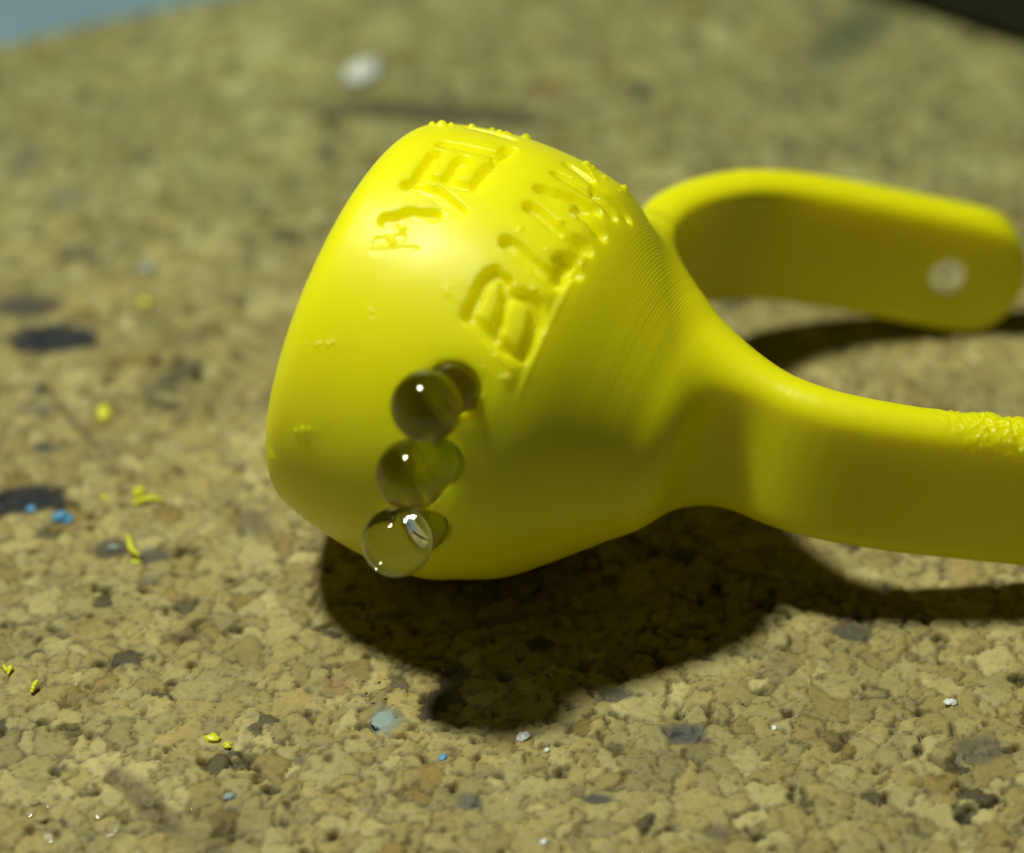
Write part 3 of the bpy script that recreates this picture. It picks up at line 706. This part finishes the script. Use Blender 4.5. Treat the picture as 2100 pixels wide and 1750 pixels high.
def shaving(px, py, pts, w, th, label):
    """a thin curled strip with real thickness, points in mm around px, py (x, y, z)"""
    P = catmull(np.array(pts, float), 8); n = len(P); V = []; Fc = []
    for i in range(n):
        t = P[min(i + 1, n - 1)] - P[max(i - 1, 0)]; t = nrm(t); sd = nrm(np.cross(t, [0.2, .1, 1])); up = np.cross(sd, t)
        k = w * 0.8 * (0.45 + 0.55 * math.sin(math.pi * min(1, (i + 2) / (n + 2)))) * (1 + .25 * math.sin(i * 1.7))
        for a, b in ((-1, -1), (1, -1), (1.1, 0), (1, 1), (-1, 1), (-1.1, 0)):
            V.append(P[i] + sd * a * k / 2 + up * b * th / 2)
    for i in range(n - 1):
        for a in range(6):
            b = (a + 1) % 6; Fc.append([i * 6 + a, i * 6 + b, (i + 1) * 6 + b, (i + 1) * 6 + a])
    Fc.append(list(range(6))[::-1]); Fc.append([(n - 1) * 6 + k for k in range(6)])
    o = mesh_obj("yellow_shaving", V, Fc, M_SHAV)
    o.location = (px * S, py * S, (ground_z(px, py) + 0.05) * S)
    tag(o, label, "shaving", "yellow plastic shavings on the cork"); return o

G_Y = "yellow plastic shavings on the cork"
crumb("white_chip", -8.5, 54.4, (2.6, 4.0, 1.6), M_WHITE, 3, "white chip far back on the cork behind the yellow head, out of focus", "chip", None, -.3)
crumb("yellow_shaving", -23.5, 11.4, (1.0, 1.5, .8), M_SHAV, 4, "round yellow crumb lying alone left of the head, farthest back of the yellow bits", "shaving", G_Y)
crumb("yellow_shaving", -20.3, 3.2, (.75, .8, .6), M_SHAV, 5, "small yellow crumb just behind the flat pale yellow strip", "shaving", G_Y)
crumb("yellow_shaving", -22.4, 2.8, (.4, .5, .35), M_SHAV, 6, "tiny yellow speck left of the crumb behind the flat strip", "shaving", G_Y)
shaving(-19.7, 2.3, [(-.8, -.25, .05), (-.3, 0, .18), (.4, .15, .2), (1.0, .1, .05)], .45, .15, "flat pale yellow strip left of the head, beside a round crumb")
shaving(-20.0, -2.2, [(-.45, .75, .55), (-.3, .35, .35), (-.15, -.1, .25), (.05, -.5, .3), (.45, -.75, .15)], .38, .28, "curled bright yellow shaving standing by a dark cork granule left of the head")
crumb("yellow_shaving", .5 - 20.3, -1.0 - 2.2, (.7, .35, .3), M_SHAV, 8, "small yellow piece at the foot of the curled shaving", "shaving", G_Y)
shaving(-26.1, -13.0, [(-.25, .3, .2), (0, 0, .1), (.25, .15, .25), (.1, -.35, .1)], .25, .2, "bent yellow shaving cut by the left edge of the picture")
shaving(-24.3, -14.5, [(-.1, -.35, .1), (0, 0, .3), (.15, .35, .35)], .28, .2, "short yellow sliver near the left edge, in front of the bent one")
crumb("yellow_shaving", -13.75, -18.45, (.9, .6, .5), M_SHAV, 11, "wedge shaped yellow crumb in the near left part of the cork", "shaving", G_Y)
crumb("yellow_shaving", -12.85, -19.0, (.5, .45, .35), M_SHAV, 12, "small dull yellow speck to the right of the wedge shaped crumb", "shaving", G_Y)
crumb("yellow_shaving", -22.1, 23.8, (.8, .9, .5), M_SHAV, 13, "faint greenish yellow bit blurred on the cork in the left background", "shaving", G_Y)
crumb("blue_crumb", -24.85, .8, (1.1, .9, .7), M_BLUE, 21, "largest bright blue plastic crumb, left of the head beside a dark hole", "crumb", "blue plastic crumbs on the cork")
crumb("blue_crumb", -24.35, .7, (.6, .9, .5), M_BLUE, 22, "blue crumb touching the right side of the largest blue crumb", "crumb", "blue plastic crumbs on the cork")
crumb("blue_crumb", -26.85, 1.75, (.7, .6, .5), M_BLUE, 23, "blue crumb on the dark hole, leftmost of the blue crumbs", "crumb", "blue plastic crumbs on the cork")
crumb("blue_crumb", -.77, -19.9, (.45, .5, .35), M_BLUE, 24, "tiny blue speck on the cork in front of the shadow", "crumb", "blue plastic crumbs on the cork")
crumb("grey_crumb", -22.4, 28.0, (1.1, 1.2, .6), M_GREYB, 31, "pale grey blue bit blurred in the left background", "crumb")
crumb("grey_crumb", -4.1, -17.0, (1.7, 1.5, .22), M_GREYB, 32, "grey blue flake pressed in the cork in front of the shadow", "crumb")
crumb("grey_crumb", -12.4, -23.0, (.65, .6, .45), M_GREYB, 33, "small round grey crumb near the bottom left", "crumb")
crumb("grey_crumb", -21.3, -1.9, (.8, .5, .3), M_GREYB, 34, "light grey flake to the left of the curled yellow shaving", "crumb")
crumb("white_crumb", 3.7, -18.3, (.8, .8, .35), M_WHITE, 41, "translucent white flake in front of the tip of the shadow", "crumb", "white crumbs on the cork")
crumb("white_crumb", 28.1, -15.6, (.8, .6, .4), M_WHITE, 42, "white crumb at the right below the shadow of the band", "crumb", "white crumbs on the cork")
crumb("white_crumb", 4.8, -26.4, (.45, .45, .4), M_WHITE, 43, "white speck at the bottom middle edge of the cork", "crumb", "white crumbs on the cork")
crumb("white_crumb", 5.05, -19.4, (.35, .35, .3), M_WHITE, 44, "tiny white grain just right of the translucent flake", "crumb", "white crumbs on the cork")
crumb("white_crumb", 17.9, -17.6, (.35, .35, .3), M_WHITE, 45, "tiny white grain on the cork at the lower right", "crumb", "white crumbs on the cork")

# spatter of clear glue drops that catch the lamp
def spatter(px, py, rx, ry, n, seed, mat, label, r0, r1, flat=.75):
    rs = np.random.RandomState(seed); V = []; Fc = []
    b_ = bmesh.new(); bmesh.ops.create_icosphere(b_, subdivisions=3, radius=1)
    v0 = np.array([q.co[:] for q in b_.verts]); f0 = np.array([[q.index for q in p.verts] for p in b_.faces]); b_.free()
    for i in range(n):
        r = rs.uniform(r0, r1); a = rs.uniform(0, 6.28); d = math.sqrt(rs.uniform(0, 1))
        qx, qy = px + rx * d * math.cos(a), py + ry * d * math.sin(a)
        v = v0 * (1 + .25 * (noise3(v0 * 1.5 + i * 3.1 + 40, seed) - .5))[:, None] * np.array([r * rs.uniform(.9, 1.6), r * rs.uniform(.9, 1.4), r * flat])
        V.append(v + (qx, qy, ground_z(qx, qy) + r * .12)); Fc.append(f0 + i * len(v0))
    o = mesh_obj("glue_spatter", np.vstack(V), np.vstack(Fc), mat)
    tag(o, label, "glue spatter", "dried glue on the cork", "stuff"); return o
spatter(-5.4, -14.4, 1.6, 1.3, 26, 5, M_AMBER, "amber glue spatter glistening at the left edge of the shadow", .03, .09)
spatter(-20.8, -24.2, 3.4, 2.2, 18, 9, M_DROP, "clear glue spatter sparkling in the near left corner", .12, .28, .32)
spatter(2.0, -18.5, 27, 7, 60, 15, M_DROP, "tiny clear glue specks scattered over the cork in front of the head", .025, .06)
print("done", round(_t.time() - _t0, 1))
